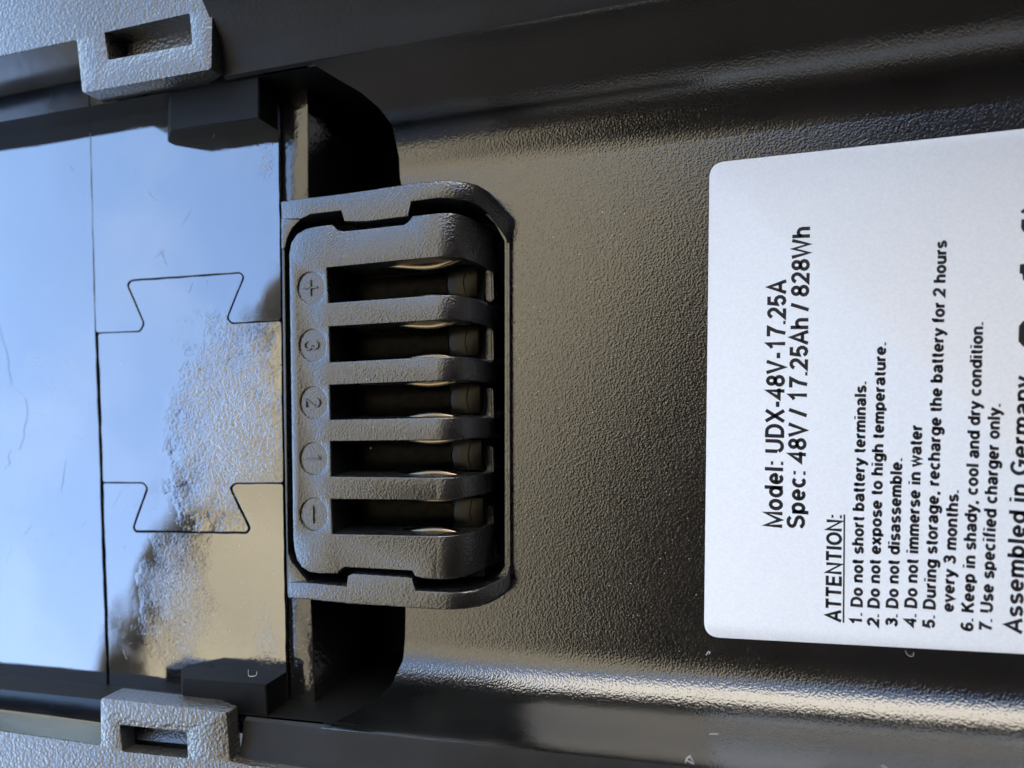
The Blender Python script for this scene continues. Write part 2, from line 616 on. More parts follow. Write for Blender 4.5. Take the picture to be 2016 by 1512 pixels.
# ---- stop blocks on the film, under the rims
for pts, sgn in (([(365, 1312), (402, 1314), (560, 1325), (566, 1420), (402, 1412), (365, 1410)], -1),
                 ([(338, 283), (378, 279), (546, 256), (546, 120), (378, 150), (338, 158)], 1)):
    base = poly(pts, 7)
    hs = [0.0079, 0.0116, 0.0116, 0.0116, 0.0116, 0.0079]
    bm = bmesh.new()
    lo = [bm.verts.new((p.x, p.y, 0.0066)) for p in base]
    hi = [bm.verts.new((p.x, p.y, z)) for p, z in zip(base, hs)]
    bm.faces.new((hi[0], hi[1], hi[4], hi[5]))
    bm.faces.new((hi[1], hi[2], hi[3], hi[4]))
    for i in range(6):
        j = (i+1) % 6
        bm.faces.new((hi[i], hi[j], lo[j], lo[i]))
    bmesh.ops.bevel(bm, geom=[e for e in bm.edges if all(v in hi for v in e.verts)], offset=0.00015, segments=2, affect='EDGES')
    finish('stop_block', bm, M['dark'], bat, 30)

def ragged(px_pts, amt):
    out = []
    n_ = len(px_pts)
    for i in range(n_):
        (ax, ay), (bx, by) = px_pts[i], px_pts[(i+1) % n_]
        ln = math.hypot(bx-ax, by-ay)
        k = max(1, int(ln/22))
        for q in range(k):
            t = q/k
            j = amt if q else 0
            out.append((ax+(bx-ax)*t+random.uniform(-j, j), ay+(by-ay)*t+random.uniform(-j, j)))
    return out


def inset(pts, k):
    n_ = len(pts)
    area = sum(pts[i-1].x*pts[i].y-pts[i].x*pts[i-1].y for i in range(n_))
    sg = 1 if area > 0 else -1
    out = []
    for i in range(n_):
        a, b_, c = pts[i-1], pts[i], pts[(i+1) % n_]
        t = (b_-a).normalized()+(c-b_).normalized()
        t.normalize()
        out.append(b_+Vector((-t.y, t.x, 0))*k*sg)
    return out


# ---- glossy film, four pieces cut like a jigsaw
FL = [(-350, 330), (0, 262), (176, 225), (176, 190), (182, 400), (187, 650), (196, 910), (203, 1133), (210, 1345), (211, 1400), (0, 1385), (-350, 1350)]
FL = [(-350, 200), (174, 120), (178, 300), (183, 480), (187, 650), (196, 910), (203, 1133), (210, 1345), (212, 1420), (-350, 1420)]
FU = [(175.4, 120), (545, 80), (548, 270), (551, 500), (553, 629), (457, 635), (449, 626), (482, 545), (474, 535), (256, 551), (249, 561), (282, 637), (275, 651), (188.7, 654), (184.2, 480), (179.2, 300)]
FD = [(193.5, 657), (277, 654), (286, 638), (253.5, 562), (259, 554), (473, 538.5), (478, 545), (445.5, 627), (455, 638.5), (553, 632.5), (557, 950), (462, 950), (451, 960), (489, 1041), (484, 1047), (268, 1044), (265.5, 1037), (293, 961), (283, 949), (203, 949), (199, 800)]
FW = [(203.5, 951.5), (281, 952), (288.5, 960), (261, 1039), (266, 1048.5), (487, 1051.5), (495, 1040), (456.5, 961), (464, 953), (557, 953), (560, 1150), (563, 1325), (566, 1425), (217, 1425), (215.5, 1345), (209.5, 1133)]
tilt = {'L': (0, 0), 'U': (0, 0), 'D': (0, 0), 'W': (0, 0)}
for key, pts, mname, lab in (('L', FL, 'film', None), ('U', FU, 'film', None), ('D', FD, 'film_peel', None), ('W', FW, 'film_low', None)):
    bm = bmesh.new()
    add_plate(bm, inset(round_poly(poly(ragged(pts, 0.7), {'L': 7, 'U': 6.98, 'D': 7.06, 'W': 7.0}[key]), 0.0005, 4), 0.00000), [], 0.6, 0.09)
    finish('film_panel', bm, M[mname], bat, 0, {'L': 'large plain panel of glossy film at the outer end', 'U': 'glossy film panel above the jigsaw joint',
           'D': 'dovetail shaped glossy film panel with bubbled surface', 'W': 'glossy film panel below the jigsaw joint'}[key])

panels = [o for o in bat.children if o.name.startswith('film_panel')]
for pts in ([(0, 640), (6, 668), (14, 690), (17, 712), (16, 724), (22, 748), (24, 760), (40, 772), (50, 785), (54, 806), (52, 826), (46, 845), (47, 860), (40, 884), (28, 886)],
            [(22, 884), (16, 900), (20, 912), (6, 926)], [(66, 1028), (54, 1046), (50, 1052), (56, 1060)], [(96, 1052), (106, 1056)], [(130, 905), (124, 950), (118, 970)]):
    bm = bmesh.new()
    tube(bm, [P(x+random.uniform(-1.5, 1.5), y, 7.0) for x, y in pts], 0.00005, 6)
    finish('film_crease', bm, M['film'], panels[0], 60)

bm = bmesh.new()
rs = random.Random(3)
for (cx, cy, rx, ry, a_, sp, nn_) in ((240, 800, 40, 110, 80, 18, 45), (120, 780, 70, 90, 150, 25, 34), (250, 1000, 60, 90, 60, 30, 10), (300, 1150, 100, 120, 75, 40, 14), (100, 1150, 90, 150, 60, 60, 10), (400, 450, 120, 120, 90, 60, 6)):
    for _ in range(nn_):
        x, y = cx+rs.uniform(-rx, rx), cy+rs.uniform(-ry, ry)
        a = rad(a_+rs.uniform(-sp, sp))
        ln = rs.uniform(8, 45)
        bend = rs.uniform(-4, 4)
        if min(abs(x-e) for e in (185, 193, 200, 550)) < 12:
            continue
        pts = [(x+math.cos(a)*ln*(t-.5)-math.sin(a)*bend*(1-(2*t-1)**2), y-math.sin(a)*ln*(t-.5)-math.cos(a)*bend*(1-(2*t-1)**2)) for t in (0, .25, .5, .75, 1)]
        if any(min(abs(p[0]-e) for e in (190, 200)) < 8 for p in pts):
            continue
        tube(bm, [P(px_, py_, 7.0) for px_, py_ in pts], rs.uniform(0.000009, 0.000022), 3)
sc_o = finish('scratches', bm, M['scuff'], bat, 0)
sc_o['kind'] = 'stuff'

# ---- polished strip between film and cavity, in two lengths and a thin lip
for pts in ([(551, 100), (604, 90), (605, 118), (606, 250), (607, 400), (557, 402)],
            [(566, 1150), (611, 1150), (617, 1290), (622, 1432), (626, 1455), (573, 1455), (569, 1300)]):
    bm = bmesh.new()
    add_plate(bm, poly(pts, 6.2), [], 16, 0.12)
    finish('cap_strip', bm, M['strip'], bat, 30)
bm = bmesh.new()
add_plate(bm, poly([(554, 400), (559.5, 400), (560, 489), (567, 1086), (569, 1170), (566, 1170), (559, 800)], 7.0), [], 12, 0.05)
finish('thin_lip', bm, M['strip'], bat, 30)

# ---- collar round the terminal
ST = [((553, 396), (556, 431), 7.6), ((580, 392), (592, 431), 8.1), ((606, 389), (611, 422), 8.2), ((672, 381), (671, 415), 8.2), ((675, 380.5), (678, 436), 8.2), ((722, 374), (722, 436), 8.2),
      ((802, 361.5), (803, 426), 8.2), ((806, 361), (810, 397), 8.2), ((861, 355), (861, 390), 8.2), ((890, 355), (891, 391), 8.0),
      ((918, 358), (919, 394), 7.4), ((940, 364), (940, 403), 6.4), ((962, 377), (961, 421), 4.9), ((985, 402), (980, 446), 3.2),
      ((1003, 424), (996, 470), 2.0), ((1004, 478), (997, 479), 1.0), ((1004, 800), (998, 800), 1.0), ((1005, 1115), (999, 1114), 1.0), ((1004, 1156), (997, 1130), 2.0),
      ((992, 1171), (982, 1142), 3.2), ((970, 1185), (962, 1152), 4.9), ((944, 1195), (939, 1161), 6.4), ((918, 1199), (915, 1165), 7.4),
      ((893, 1201), (892, 1166), 8.0), ((872, 1201), (872, 1165), 8.2), ((818, 1198), (818, 1162), 8.2), ((814, 1198), (811, 1138), 8.2), ((806, 1197), (803, 1136), 8.2),
      ((694, 1190), (694, 1129), 8.2), ((687, 1189.5), (685, 1133), 8.2), ((683, 1189), (682, 1154), 8.2), ((607, 1181), (607, 1147), 8.2), ((567, 1178), (568, 1146), 7.6)]
bm = bmesh.new()
rows = []
for (o, i, z) in ST:
    a, b_ = P(*o, z), P(*i, z)
    w = (b_-a)
    e = min(0.0003, w.length*0.2)
    u = w.normalized()
    dn = Vector((0, 0, 0.00022))
    rows.append([Vector((a.x, a.y, -0.0008)) - u*0.0002, a-dn, a+u*e*0.35-dn*0.3, a+u*e, b_-u*e, b_-u*e*0.35-dn*0.3, b_-dn, Vector((b_.x, b_.y, -0.007))])
quads(bm, rows)
for r in (rows[0], rows[-1]):
    bm.faces.new([bm.verts.new(p) for p in r])
collar = finish('terminal_collar', bm, M['frame'], bat, 35)
for pts in ([(553.5, 429), (608, 421), (592, 431), (575, 448), (565, 467), (560, 489), (554, 490)],
            [(567, 1086), (572, 1103), (589, 1125), (608, 1148), (567.5, 1149)]):
    bm = bmesh.new()
    add_plate(bm, poly(pts, 7.5), [], 9, 0.08)
    finish('corner_web', bm, M['frame'], collar, 30)

# ---- the terminal itself: comb shaped moulding with marks, ribs, springs
ZT = 8.0
comb = [(569, 500), (573, 478), (584, 461), (600, 451), (620, 446), (653, 442), (665, 453), (676, 455), (730, 449.5), (795, 442), (803, 437), (812, 425), (862, 419),
        (862, 506), (833, 508), (643, 527), (647, 596), (844, 582), (862, 581),
        (862, 630), (844, 631), (648, 643), (650, 713), (844, 703), (862, 702),
        (862, 749), (844, 750), (649, 758), (651, 826), (862, 822),
        (862, 867), (651, 869), (652, 938), (862, 940),
        (862, 985), (652, 983), (655, 1051), (862, 1055),
        (862, 1141), (842, 1140), (817, 1136), (811, 1124), (678, 1117), (668, 1124), (663, 1130), (625, 1129), (608, 1126), (594, 1117), (584, 1101), (579, 1080), (577, 1060)]
circ = [(612, 567, '+'), (615, 680, '3'), (617, 793, '2'), (617, 903, '1'), (617, 1013, '-')]
holes = []
for (cx, cy, s) in circ:
    holes.append([P(cx+26.5*math.cos(2*math.pi*q/40), cy+32*math.sin(2*math.pi*q/40), ZT) for q in range(40)])
bm = bmesh.new()
add_plate(bm, poly(comb, ZT), holes, 0.30, 0.2, P(860, 790, ZT).x)
# straight sides below the top skin
top = poly(comb, ZT-0.3)
top = [Vector((p.x, p.y, (ZT-0.3)*0.001)) for p in poly(comb, ZT)]
quads(bm, [top, [Vector((p.x, p.y, 0.001)) for p in inset(top, -0.0006)]], closed=True)
term = finish('terminal_block', bm, M['connector'], bat, 30)
bm = bmesh.new()
c = poly([(566, 440), (952, 440), (954, 1135), (575, 1135)], 1.0)
solid(bm, c, -7)
finish('terminal_base', bm, M['dark'], term, 0)

# sloping ends of the ribs
ribs = [(419, 506), (581, 630), (702, 749), (822, 867), (940, 985), (1055, 1141)]
for i, (ya, yb) in enumerate(ribs):
    a, b_ = P(862, ya, ZT), P(862, yb, ZT)
    bm = bmesh.new()
    rows = []
    shrink = 0.0
    for (px, z) in ((857, 7.997), (862, 7.997), (873, 7.9), (886, 7.62), (900, 7.1), (912, 6.4), (922, 5.7), (936, 4.5), (952, 2.9), (966, 1.2), (974, -0.4), (979, -4.0)):
        xs0, xs1 = P(px, ya, z).x, P(px, yb, z).x
        t = max(0, (8-z)/12.5)
        ym = (ya+yb)/2
        sh = -(0.055*(835-ym)+3.6)*0.0000714*min(1, t*1.6)**1.5
        y0_, y1_ = a.y + sh - 0.0003*t, b_.y + sh + 0.0003*t
        rr = 0.0002
        zz = z*0.001
        row = [Vector((xs0, y0_+0.0008, -0.0065))]
        for q in range(4):
            an = math.pi/2*q/3
            row.append(Vector((xs0, y0_-rr+rr*math.cos(an), zz-rr+rr*math.sin(an))))
        for q in range(4):
            an = math.pi/2*(1-q/3)
            row.append(Vector((xs1, y1_+rr-rr*math.cos(an), zz-rr+rr*math.sin(an))))
        row.append(Vector((xs1, y1_-0.0008, -0.0065)))
        rows.append(row)
    quads(bm, rows)
    finish('rib_end', bm, M['connector'], term, 40)
# marks in their round recesses
def arcp(cx, cy, rx, ry, a0, a1, n_=8):
    return [(cx+rx*math.cos(rad(a0+(a1-a0)*k/n_)), cy+ry*math.sin(rad(a0+(a1-a0)*k/n_))) for k in range(n_+1)]


# plain sans capitals and small letters as centre lines: width, strokes (cap height 1)
LO, HI, XH, DE = 0.07, 0.93, 0.66, -0.20
XM, XR_ = (LO+XH)/2, (XH-LO)/2
bowl = arcp(0.30, XM, 0.22, XR_, 0, 360, 14)
DOT = [(0.07, 0.02), (0.07, 0.12)]
GL = {
    'M': (0.84, [[(.08, 0), (.08, HI), (.42, .1), (.76, HI), (.76, 0)]]),
    'U': (0.74, [[(.09, 1), (.09, .34)] + arcp(.37, .35, .28, .28, 180, 360) + [(.65, 1)]]),
    'D': (0.74, [[(.09, LO), (.09, HI), (.34, HI)] + arcp(.34, .5, .31, .43, 90, -90, 10) + [(.09, LO)]]),
    'X': (0.70, [[(.05, 0), (.65, 1)], [(.05, 1), (.65, 0)]]),
    'V': (0.70, [[(.04, 1), (.35, .05), (.66, 1)]]),
    'A': (0.70, [[(.03, 0), (.35, .95), (.67, 0)], [(.13, .32), (.57, .32)]]),
    'S': (0.68, [arcp(.34, .715, .25, .215, 20, 180, 6) + arcp(.34, .715, .25, .2, 180, 260, 3) + arcp(.34, .285, .27, .215, 85, -170, 8)]),
    'W': (0.98, [[(.03, 1), (.26, .05), (.49, .93), (.72, .05), (.95, 1)]]),
    'T': (0.66, [[(.02, HI), (.64, HI)], [(.33, HI), (.33, 0)]]),
    'E': (0.66, [[(.62, HI), (.09, HI), (.09, LO), (.63, LO)], [(.09, .52), (.58, .52)]]),
    'N': (0.74, [[(.09, 0), (.09, .97), (.65, .03), (.65, 1)]]),
    'I': (0.22, [[(.11, 0), (.11, 1)]]),
    'O': (0.80, [arcp(.40, .5, .33, .43, 0, 360, 16)]),
    'K': (0.70, [[(.09, 0), (.09, 1)], [(.62, 1), (.12, .42)], [(.28, .58), (.66, 0)]]),
    'G': (0.78, [arcp(.40, .5, .32, .43, 40, 335, 14) + [(.70, .46), (.42, .46)]]),
    '0': (0.60, [arcp(.30, .5, .22, .43, 0, 360, 14)]),
    '1': (0.60, [[(.12, .72), (.24, .80), (.36, .97), (.36, 0)]]),
    '2': (0.60, [arcp(.30, .68, .22, .25, 165, -35, 7) + [(.08, LO), (.56, LO)]]),
    '3': (0.60, [arcp(.29, .715, .20, .215, 160, -80, 7) + arcp(.29, .295, .23, .225, 85, -160, 8)]),
    '4': (0.60, [[(.44, 0), (.44, .93), (.05, .30), (.58, .30)]]),
    '5': (0.60, [[(.52, HI), (.15, HI), (.10, .50)] + arcp(.29, .32, .22, .25, 120, -160, 8)]),
    '6': (0.60, [arcp(.30, .30, .22, .23, 0, 360, 12), arcp(.34, .45, .26, .48, 50, 180, 6) + [(.08, .32)]]),
    '7': (0.60, [[(.06, HI), (.54, HI), (.34, .5), (.24, 0)]]),
    '8': (0.60, [arcp(.30, .72, .19, .21, 0, 360, 12), arcp(.30, .29, .23, .22, 0, 360, 12)]),
    'a': (0.60, [arcp(.29, .46, .20, .20, 160, 0, 6) + [(.49, .12), (.53, .02)], [(.49, .40), (.28, .36)] + arcp(.26, .21, .17, .14, 100, 270, 6) + [(.40, .10), (.49, .22)]]),
    'b': (0.62, [[(.09, 0), (.09, 1)], arcp(.31, XM, .21, XR_, 0, 360, 14)]),
    'c': (0.56, [arcp(.30, XM, .22, XR_, 45, 315, 10)]),
    'd': (0.62, [[(.53, 0), (.53, 1)], bowl]),
    'e': (0.60, [[(.08, XM), (.52, XM)] + arcp(.30, XM, .22, XR_, 0, 318, 12)]),
    'f': (0.34, [[(.15, 0), (.15, .78)] + arcp(.30, .79, .15, .15, 180, 80, 4), [(.02, XH), (.31, XH)]]),
    'g': (0.62, [bowl, [(.53, .72), (.53, 0)] + arcp(.31, -.02, .22, .20, 0, -155, 6)]),
    'h': (0.60, [[(.09, 0), (.09, 1)], [(.09, .44)] + arcp(.30, .45, .20, .21, 150, 0, 5) + [(.50, 0)]]),
    'i': (0.22, [[(.11, 0), (.11, .72)], [(.11, .87), (.11, 1)]]),
    'l': (0.22, [[(.11, 0), (.11, 1)]]),
    'm': (0.88, [[(.09, 0), (.09, .72)], [(.09, .44)] + arcp(.27, .47, .17, .19, 150, 0, 5) + [(.44, 0)], [(.44, .44)] + arcp(.62, .47, .17, .19, 150, 0, 5) + [(.79, 0)]]),
    'n': (0.60, [[(.09, 0), (.09, .72)], [(.09, .44)] + arcp(.30, .45, .20, .21, 150, 0, 5) + [(.50, 0)]]),
    'o': (0.60, [bowl]),
    'p': (0.62, [[(.09, DE), (.09, .72)], arcp(.31, XM, .21, XR_, 0, 360, 14)]),
    'r': (0.38, [[(.09, 0), (.09, .72)], [(.09, .42)] + arcp(.30, .44, .20, .22, 150, 75, 3)]),
    's': (0.54, [arcp(.27, .51, .18, .15, 25, 260, 7) + arcp(.27, .21, .20, .145, 85, -160, 7)]),
    't': (0.34, [[(.16, .92), (.16, .18)] + arcp(.27, .17, .11, .11, 180, 290, 4), [(.02, XH), (.31, XH)]]),
    'u': (0.60, [[(.09, .72), (.09, .28)] + arcp(.29, .27, .20, .21, 180, 330, 5) + [(.50, .30)], [(.51, 0), (.51, .72)]]),
    'v': (0.54, [[(.03, .72), (.27, .05), (.51, .72)]]),
    'w': (0.78, [[(.03, .72), (.21, .05), (.39, .66), (.57, .05), (.75, .72)]]),
    'x': (0.54, [[(.04, 0), (.50, .72)], [(.04, .72), (.50, 0)]]),
    'y': (0.54, [[(.03, .72), (.27, .06)], [(.51, .72), (.24, -.06), (.17, -.18), (.04, -.20)]]),
    ':': (0.24, [[(.12, .0), (.12, .13)], [(.12, .55), (.12, .68)]]),
    '.': (0.24, [[(.12, .0), (.12, .13)]]),
    ',': (0.24, [[(.13, .13), (.13, .0), (.07, -.13)]]),
    '-': (0.38, [[(.04, .36), (.34, .36)]]),
    '/': (0.30, [[(.0, 0), (.30, 1)]]),
    ' ': (0.24, []),
}


def ribbon(bm, pts, w, put):
    L_, R_ = [], []
    n_ = len(pts)
    closed = math.dist(pts[0], pts[-1]) < 1e-4
    for i, p in enumerate(pts):
        a = pts[i-1] if i else (pts[-2] if closed else pts[0])
        c = pts[i+1] if i < n_-1 else (pts[1] if closed else pts[-1])
        d0 = Vector((p[0]-a[0], p[1]-a[1]))
        d1 = Vector((c[0]-p[0], c[1]-p[1]))
        if d0.length < 1e-9:
            d0 = d1
        if d1.length < 1e-9:
            d1 = d0
        d0.normalize()
        d1.normalize()
        t = d0+d1
        if t.length < 0.3:
            t = d0
        t.normalize()
        nn = Vector((-t.y, t.x))
        k = w/max(0.45, nn.dot(Vector((-d0.y, d0.x))))
        L_.append(bm.verts.new(put(p[0]+nn.x*k, p[1]+nn.y*k)))
        R_.append(bm.verts.new(put(p[0]-nn.x*k, p[1]-nn.y*k)))
    for i in range(n_-1):
        bm.faces.new((L_[i], R_[i], R_[i+1], L_[i+1]))


for (cx, cy, s) in circ:
    c = P(cx, cy, ZT-0.30)
    bm = bmesh.new()
    rim = [P(cx+27.5*math.cos(2*math.pi*q/32), cy+33*math.sin(2*math.pi*q/32), ZT-0.30) for q in range(32)]
    bm.faces.new([bm.verts.new(p) for p in rim])
    w = 0.00016
    up, rt = Vector((1, 0, 0)), Vector((0, -1, 0))        # the marks read with their tops to the right

    def bar(p, q_, wd):
        t = (q_-p).normalized()
        nrm = Vector((-t.y, t.x, 0))*wd
        z = Vector((0, 0, 0.00026))
        b0 = [bm.verts.new(k) for k in (p-nrm, q_-nrm, q_+nrm, p+nrm)]
        b1 = [bm.verts.new(k+z) for k in (p-nrm*.55, q_-nrm*.55, q_+nrm*.55, p+nrm*.55)]
        bm.faces.new(b1)
        for k in range(4):
            bm.faces.new((b0[k], b0[(k+1) % 4], b1[(k+1) % 4], b1[k]))

    def stroke(pts):
        ps = [c + up*(v*0.001) + rt*(u*0.001) for u, v in pts]
        for p, q_ in zip(ps, ps[1:]):
            bar(p, q_, w)

    def arc(u, v, r, a0, a1, n_=10):
        return [(u+r*math.cos(rad(a0+(a1-a0)*k/n_)), v+r*math.sin(rad(a0+(a1-a0)*k/n_))) for k in range(n_+1)]
    if s == '+':
        stroke([(0, -1.1), (0, 1.1)])
        stroke([(-1.2, 0), (1.2, 0)])
    elif s == '-':
        stroke([(0, -1.25), (0, 1.25)][:0] or [(-0.0, -1.2), (0.0, 1.2)]) if False else stroke([(-0.0, -0.0), (0.0, 0.0001)])
        ps = [c + rt*-0.0013, c + rt*0.0013]
        bar(ps[0], ps[1], w)
    elif s == '3':
        stroke(arc(0, 0.52, 0.52, 160, -80) + arc(0, -0.58, 0.62, 80, -160))
    elif s == '2':
        stroke(arc(0, 0.52, 0.58, 165, -30) + [(-0.62, -1.15), (0.65, -1.15)])
    else:
        stroke([(-0.42, 0.75), (0.05, 1.15), (0.05, -1.2)])
    finish('terminal_mark', bm, M['connector'], term, 30)

# contacts in the slots
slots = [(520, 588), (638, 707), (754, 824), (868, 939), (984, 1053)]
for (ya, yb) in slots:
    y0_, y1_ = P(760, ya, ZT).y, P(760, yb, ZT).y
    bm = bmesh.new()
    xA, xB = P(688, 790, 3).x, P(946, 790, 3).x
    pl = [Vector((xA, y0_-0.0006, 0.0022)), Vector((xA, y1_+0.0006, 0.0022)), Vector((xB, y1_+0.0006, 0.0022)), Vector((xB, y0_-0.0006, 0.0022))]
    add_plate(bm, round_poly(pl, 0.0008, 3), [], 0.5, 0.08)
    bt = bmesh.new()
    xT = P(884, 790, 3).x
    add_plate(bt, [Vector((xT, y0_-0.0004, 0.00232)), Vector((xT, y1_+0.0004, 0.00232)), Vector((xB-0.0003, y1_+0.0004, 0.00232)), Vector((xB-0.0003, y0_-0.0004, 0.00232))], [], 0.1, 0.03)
    finish('plate_lit_end', bt, M['lit_end'], term, 30)  # lit end of the plate, lightness put in by colour
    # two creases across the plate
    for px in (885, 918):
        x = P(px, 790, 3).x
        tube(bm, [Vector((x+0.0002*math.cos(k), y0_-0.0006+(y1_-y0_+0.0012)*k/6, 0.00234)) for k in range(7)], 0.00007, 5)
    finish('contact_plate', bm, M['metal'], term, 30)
    for side in (0, 1):
        bm = bmesh.new()
        rows = []
        for k in range(19):
            t = k/18
            px = 735+t*185
            x = P(px, 790, 5).x
            bulge = 0.0010*math.sin(math.pi*t**1.5)**1.2 - 0.00012
            yy = (y0_ - bulge) if side == 0 else (y1_ + bulge)
            sg = 1 if side == 0 else -1
            rows.append([Vector((x, yy+sg*0.0004, 0.0032)), Vector((x, yy+sg*0.00012, 0.0044)), Vector((x, yy, 0.0046)), Vector((x, yy+sg*0.00010, 0.0050)),
                         Vector((x, yy+sg*0.00035, 0.0053)), Vector((x, yy+sg*0.0007, 0.0054)), Vector((x, yy+sg*0.0012, 0.0050)), Vector((x, yy+sg*0.0012, 0.0032))])
        quads(bm, rows)
        finish('contact_spring', bm, M['spring'], term, 60)
# small stops at the mouth of the slots
for (ya, yb) in slots:
    a, b_ = P(951, ya+10, 0.3), P(971, yb+4, 0.3)
    bm = bmesh.new()
    solid(bm, [Vector((a.x, a.y, 0.0003)), Vector((b_.x, a.y, 0.0003)), Vector((b_.x, b_.y, 0.0003)), Vector((a.x, b_.y, 0.0003))], -2)
    bmesh.ops.bevel(bm, geom=bm.edges[:], offset=0.00025, segments=2, affect='EDGES')
    finish('slot_stop', bm, M['frame'], term, 30)

# ---- white sticker with its print
stk = round_poly([P(1397, 321, 0.1), P(1386, 1254, 0.1), P(2450, 1311, 0.1), P(2450, 206, 0.1)], 0.0021, 8)
bm = bmesh.new()
add_plate(bm, stk, [], 0.1, 0.02)
sticker = finish('warning_sticker', bm, M['paper'], bat, 30)
LINES = [  # text, start and end of its base line, cap height in picture points, half stroke
         ('Model: UDX-48V-17.25A', (1540, 1039), (1548, 552), 36, 0.098),
         ('Spec: 48V / 17.25Ah / 828Wh', (1584, 1041), (1595, 446), 35, 0.098),
         ('ATTENTION:', (1656, 1224), (1657.5, 1014), 30, 0.102),
         ('1. Do not short battery terminals.', (1697, 1231), (1705.5, 751), 22.5, 0.118),
         ('2. Do not expose to high temperature.', (1730, 1234), (1744.5, 674), 22.5, 0.118),
         ('3. Do not disassemble.', (1766.5, 1234), (1776.5, 902), 23, 0.118),
         ('4. Do not immerse in water', (1803.5, 1234), (1815.5, 837), 23.5, 0.118),
         ('5. During storage, recharge the battery for 2 hours', (1840, 1237), (1864, 474), 23.5, 0.118),
         ('every 3 months.', (1877, 1205), (1887.5, 965), 23.5, 0.118),
         ('6. Keep in shady, cool and dry condition.', (1915.5, 1243), (1936, 634), 24, 0.118),
         ('7. Use specified charger only.', (1952.5, 1244), (1970, 795), 24.5, 0.118),
         ('Assembled in Germany', (2012, 1247), (2030, 742), 34, 0.098)]
ZP = 0.106
for body, st_, en_, cap, wd in LINES:
    S, E = P(*st_, ZP), P(*en_, ZP)
    u = E-S
    L = u.length
    u.normalize()
    v = Vector((-u.y, u.x, 0))
    ch = (P(st_[0]-cap, st_[1], ZP)-S).length
    gap = 0.10
    total = sum(GL[c][0]+gap for c in body)-gap
    bm = bmesh.new()
    x = 0.0
    for c in body:
        w0, strokes = GL[c]
        for stk_ in strokes:
            ribbon(bm, stk_, wd, lambda a, b_, x=x: (lambda q: Vector((q.x, q.y, ZP*0.001)))(S + u*((x+a)/total*L) + v*(b_*ch)))
        x += w0+gap
    finish('printed_line', bm, M['ink'], sticker, 0)
bm = bmesh.new()
bm.faces.new([bm.verts.new(P(x, y, ZP)) for x, y in ((1659, 1226), (1662.3, 1226), (1664, 1013), (1660.7, 1013))])
finish('underline', bm, M['ink'], sticker, 0)
for pts in ([(2009, 416), (2020, 408), (2034, 409), (2034, 419), (2012, 420)],
            [(2011, 432), (2040, 428), (2040, 462), (2014, 456), (2010, 448)],
            [(2008, 520), (2040, 517), (2040, 556), (2014, 552), (2013, 540), (2007, 538)],
            [(2014, 632), (2040, 630), (2040, 688), (2014, 682), (2005, 672), (2006, 642)]):
    bm = bmesh.new()
    bm.faces.new([bm.verts.new(P(x, y, ZP)) for x, y in pts])
    finish('printed_mark', bm, M['ink'], sticker, 0)

# ------------------------------------------------------------------ lint and dust lying on the pack
def fibre(name, pts, z, label, r=0.00004):
    ps = []
    base = [P(x, y, z) for x, y in pts]
    for a, b_, c, e in zip([base[0]]+base[:-2], base[:-1], base[1:], base[2:]+[base[-1]]):
        for k in range(4):
            t = k/4
            ps.append(0.5*((2*b_)+(c-a)*t+(2*a-5*b_+4*c-e)*t*t+(3*b_-a-3*c+e)*t**3))
    ps.append(base[-1])
    n_ = len(ps)
    r *= 0.65
    ps = [p+Vector((0, 0, r+0.0001*math.sin(math.pi*i/(n_-1)))) for i, p in enumerate(ps)]
    bm = bmesh.new()
    tube(bm, ps, r)
    o = finish(name, bm, M['lint'], None, 60)
    tag(o, label, 'lint', 'lint fibres on the pack')


fibre('lint_fibre', [(1568, 164), (1571, 157), (1577, 153), (1584, 152)], 1.4, 'curved white fibre on the dark side wall above the sticker, nearest the picture centre')
fibre('lint_fibre', [(1664, 92), (1667, 88), (1669, 85)], 5, 'tiny straight white fibre on the dark side wall high above the sticker', 0.00006)
fibre('lint_fibre', [(1446, 88), (1450, 83), (1456, 78)], 6, 'slanting pale fibre on the dark upper wall, leftmost of the three')
fibre('lint_fibre', [(1349, 1502), (1352, 1492), (1360, 1491), (1366, 1504)], 13, 'bent white fibre at the bottom edge of the picture')
fibre('lint_fibre', [(1360, 1487), (1351, 1494), (1358, 1499), (1366, 1504)], 13, 'zigzag white fibre on the lower shoulder', 0.00005)
fibre('lint_fibre', [(1396, 1445), (1405, 1444), (1414, 1444.5)], 11, 'short level white fibre on the lower wall below the bright highlight')
fibre('lint_fibre', [(1735, 1506), (1742, 1510), (1750, 1515)], 13, 'slanting fibre on the lower shoulder right of the zigzag fibre')
fibre('lint_fibre', [(1782, 1281), (1788, 1290), (1797, 1291), (1799, 1284)], 0.15, 'fine looped fibre hanging from the lower edge of the sticker', 0.00003)
fibre('lint_fibre', [(1390, 1290), (1394, 1283), (1398, 1284), (1395, 1288)], 0.1, 'curled white speck of fibre below the sticker corner', 0.00006)
fibre('lint_fibre', [(403, 553), (408, 553), (408, 560)], 7.02, 'hooked white fibre on the film inside the dovetail', 0.00003)
fibre('lint_fibre', [(371, 578), (376, 567), (380, 553)], 7.02, 'straight white fibre on the film left of the hooked one', 0.00003)
fibre('lint_fibre', [(434, 917), (438, 911), (444, 912)], 7.02, 'small arched fibre on the bubbled film', 0.00003)
fibre('lint_fibre', [(453, 908), (457, 912), (462, 917)], 7.02, 'short fibre right of the arched one on the bubbled film', 0.00003)
fibre('lint_fibre', [(489, 1318), (490, 1329), (496, 1331), (505, 1329), (506, 1321)], 11.7, 'square hooked white fibre on the lower stop block', 0.00004)
fibre('lint_fibre', [(341, 1300), (344, 1294), (345, 1290)], 7.02, 'tiny fibre on the tan reflection beside the lower stop block', 0.00004)
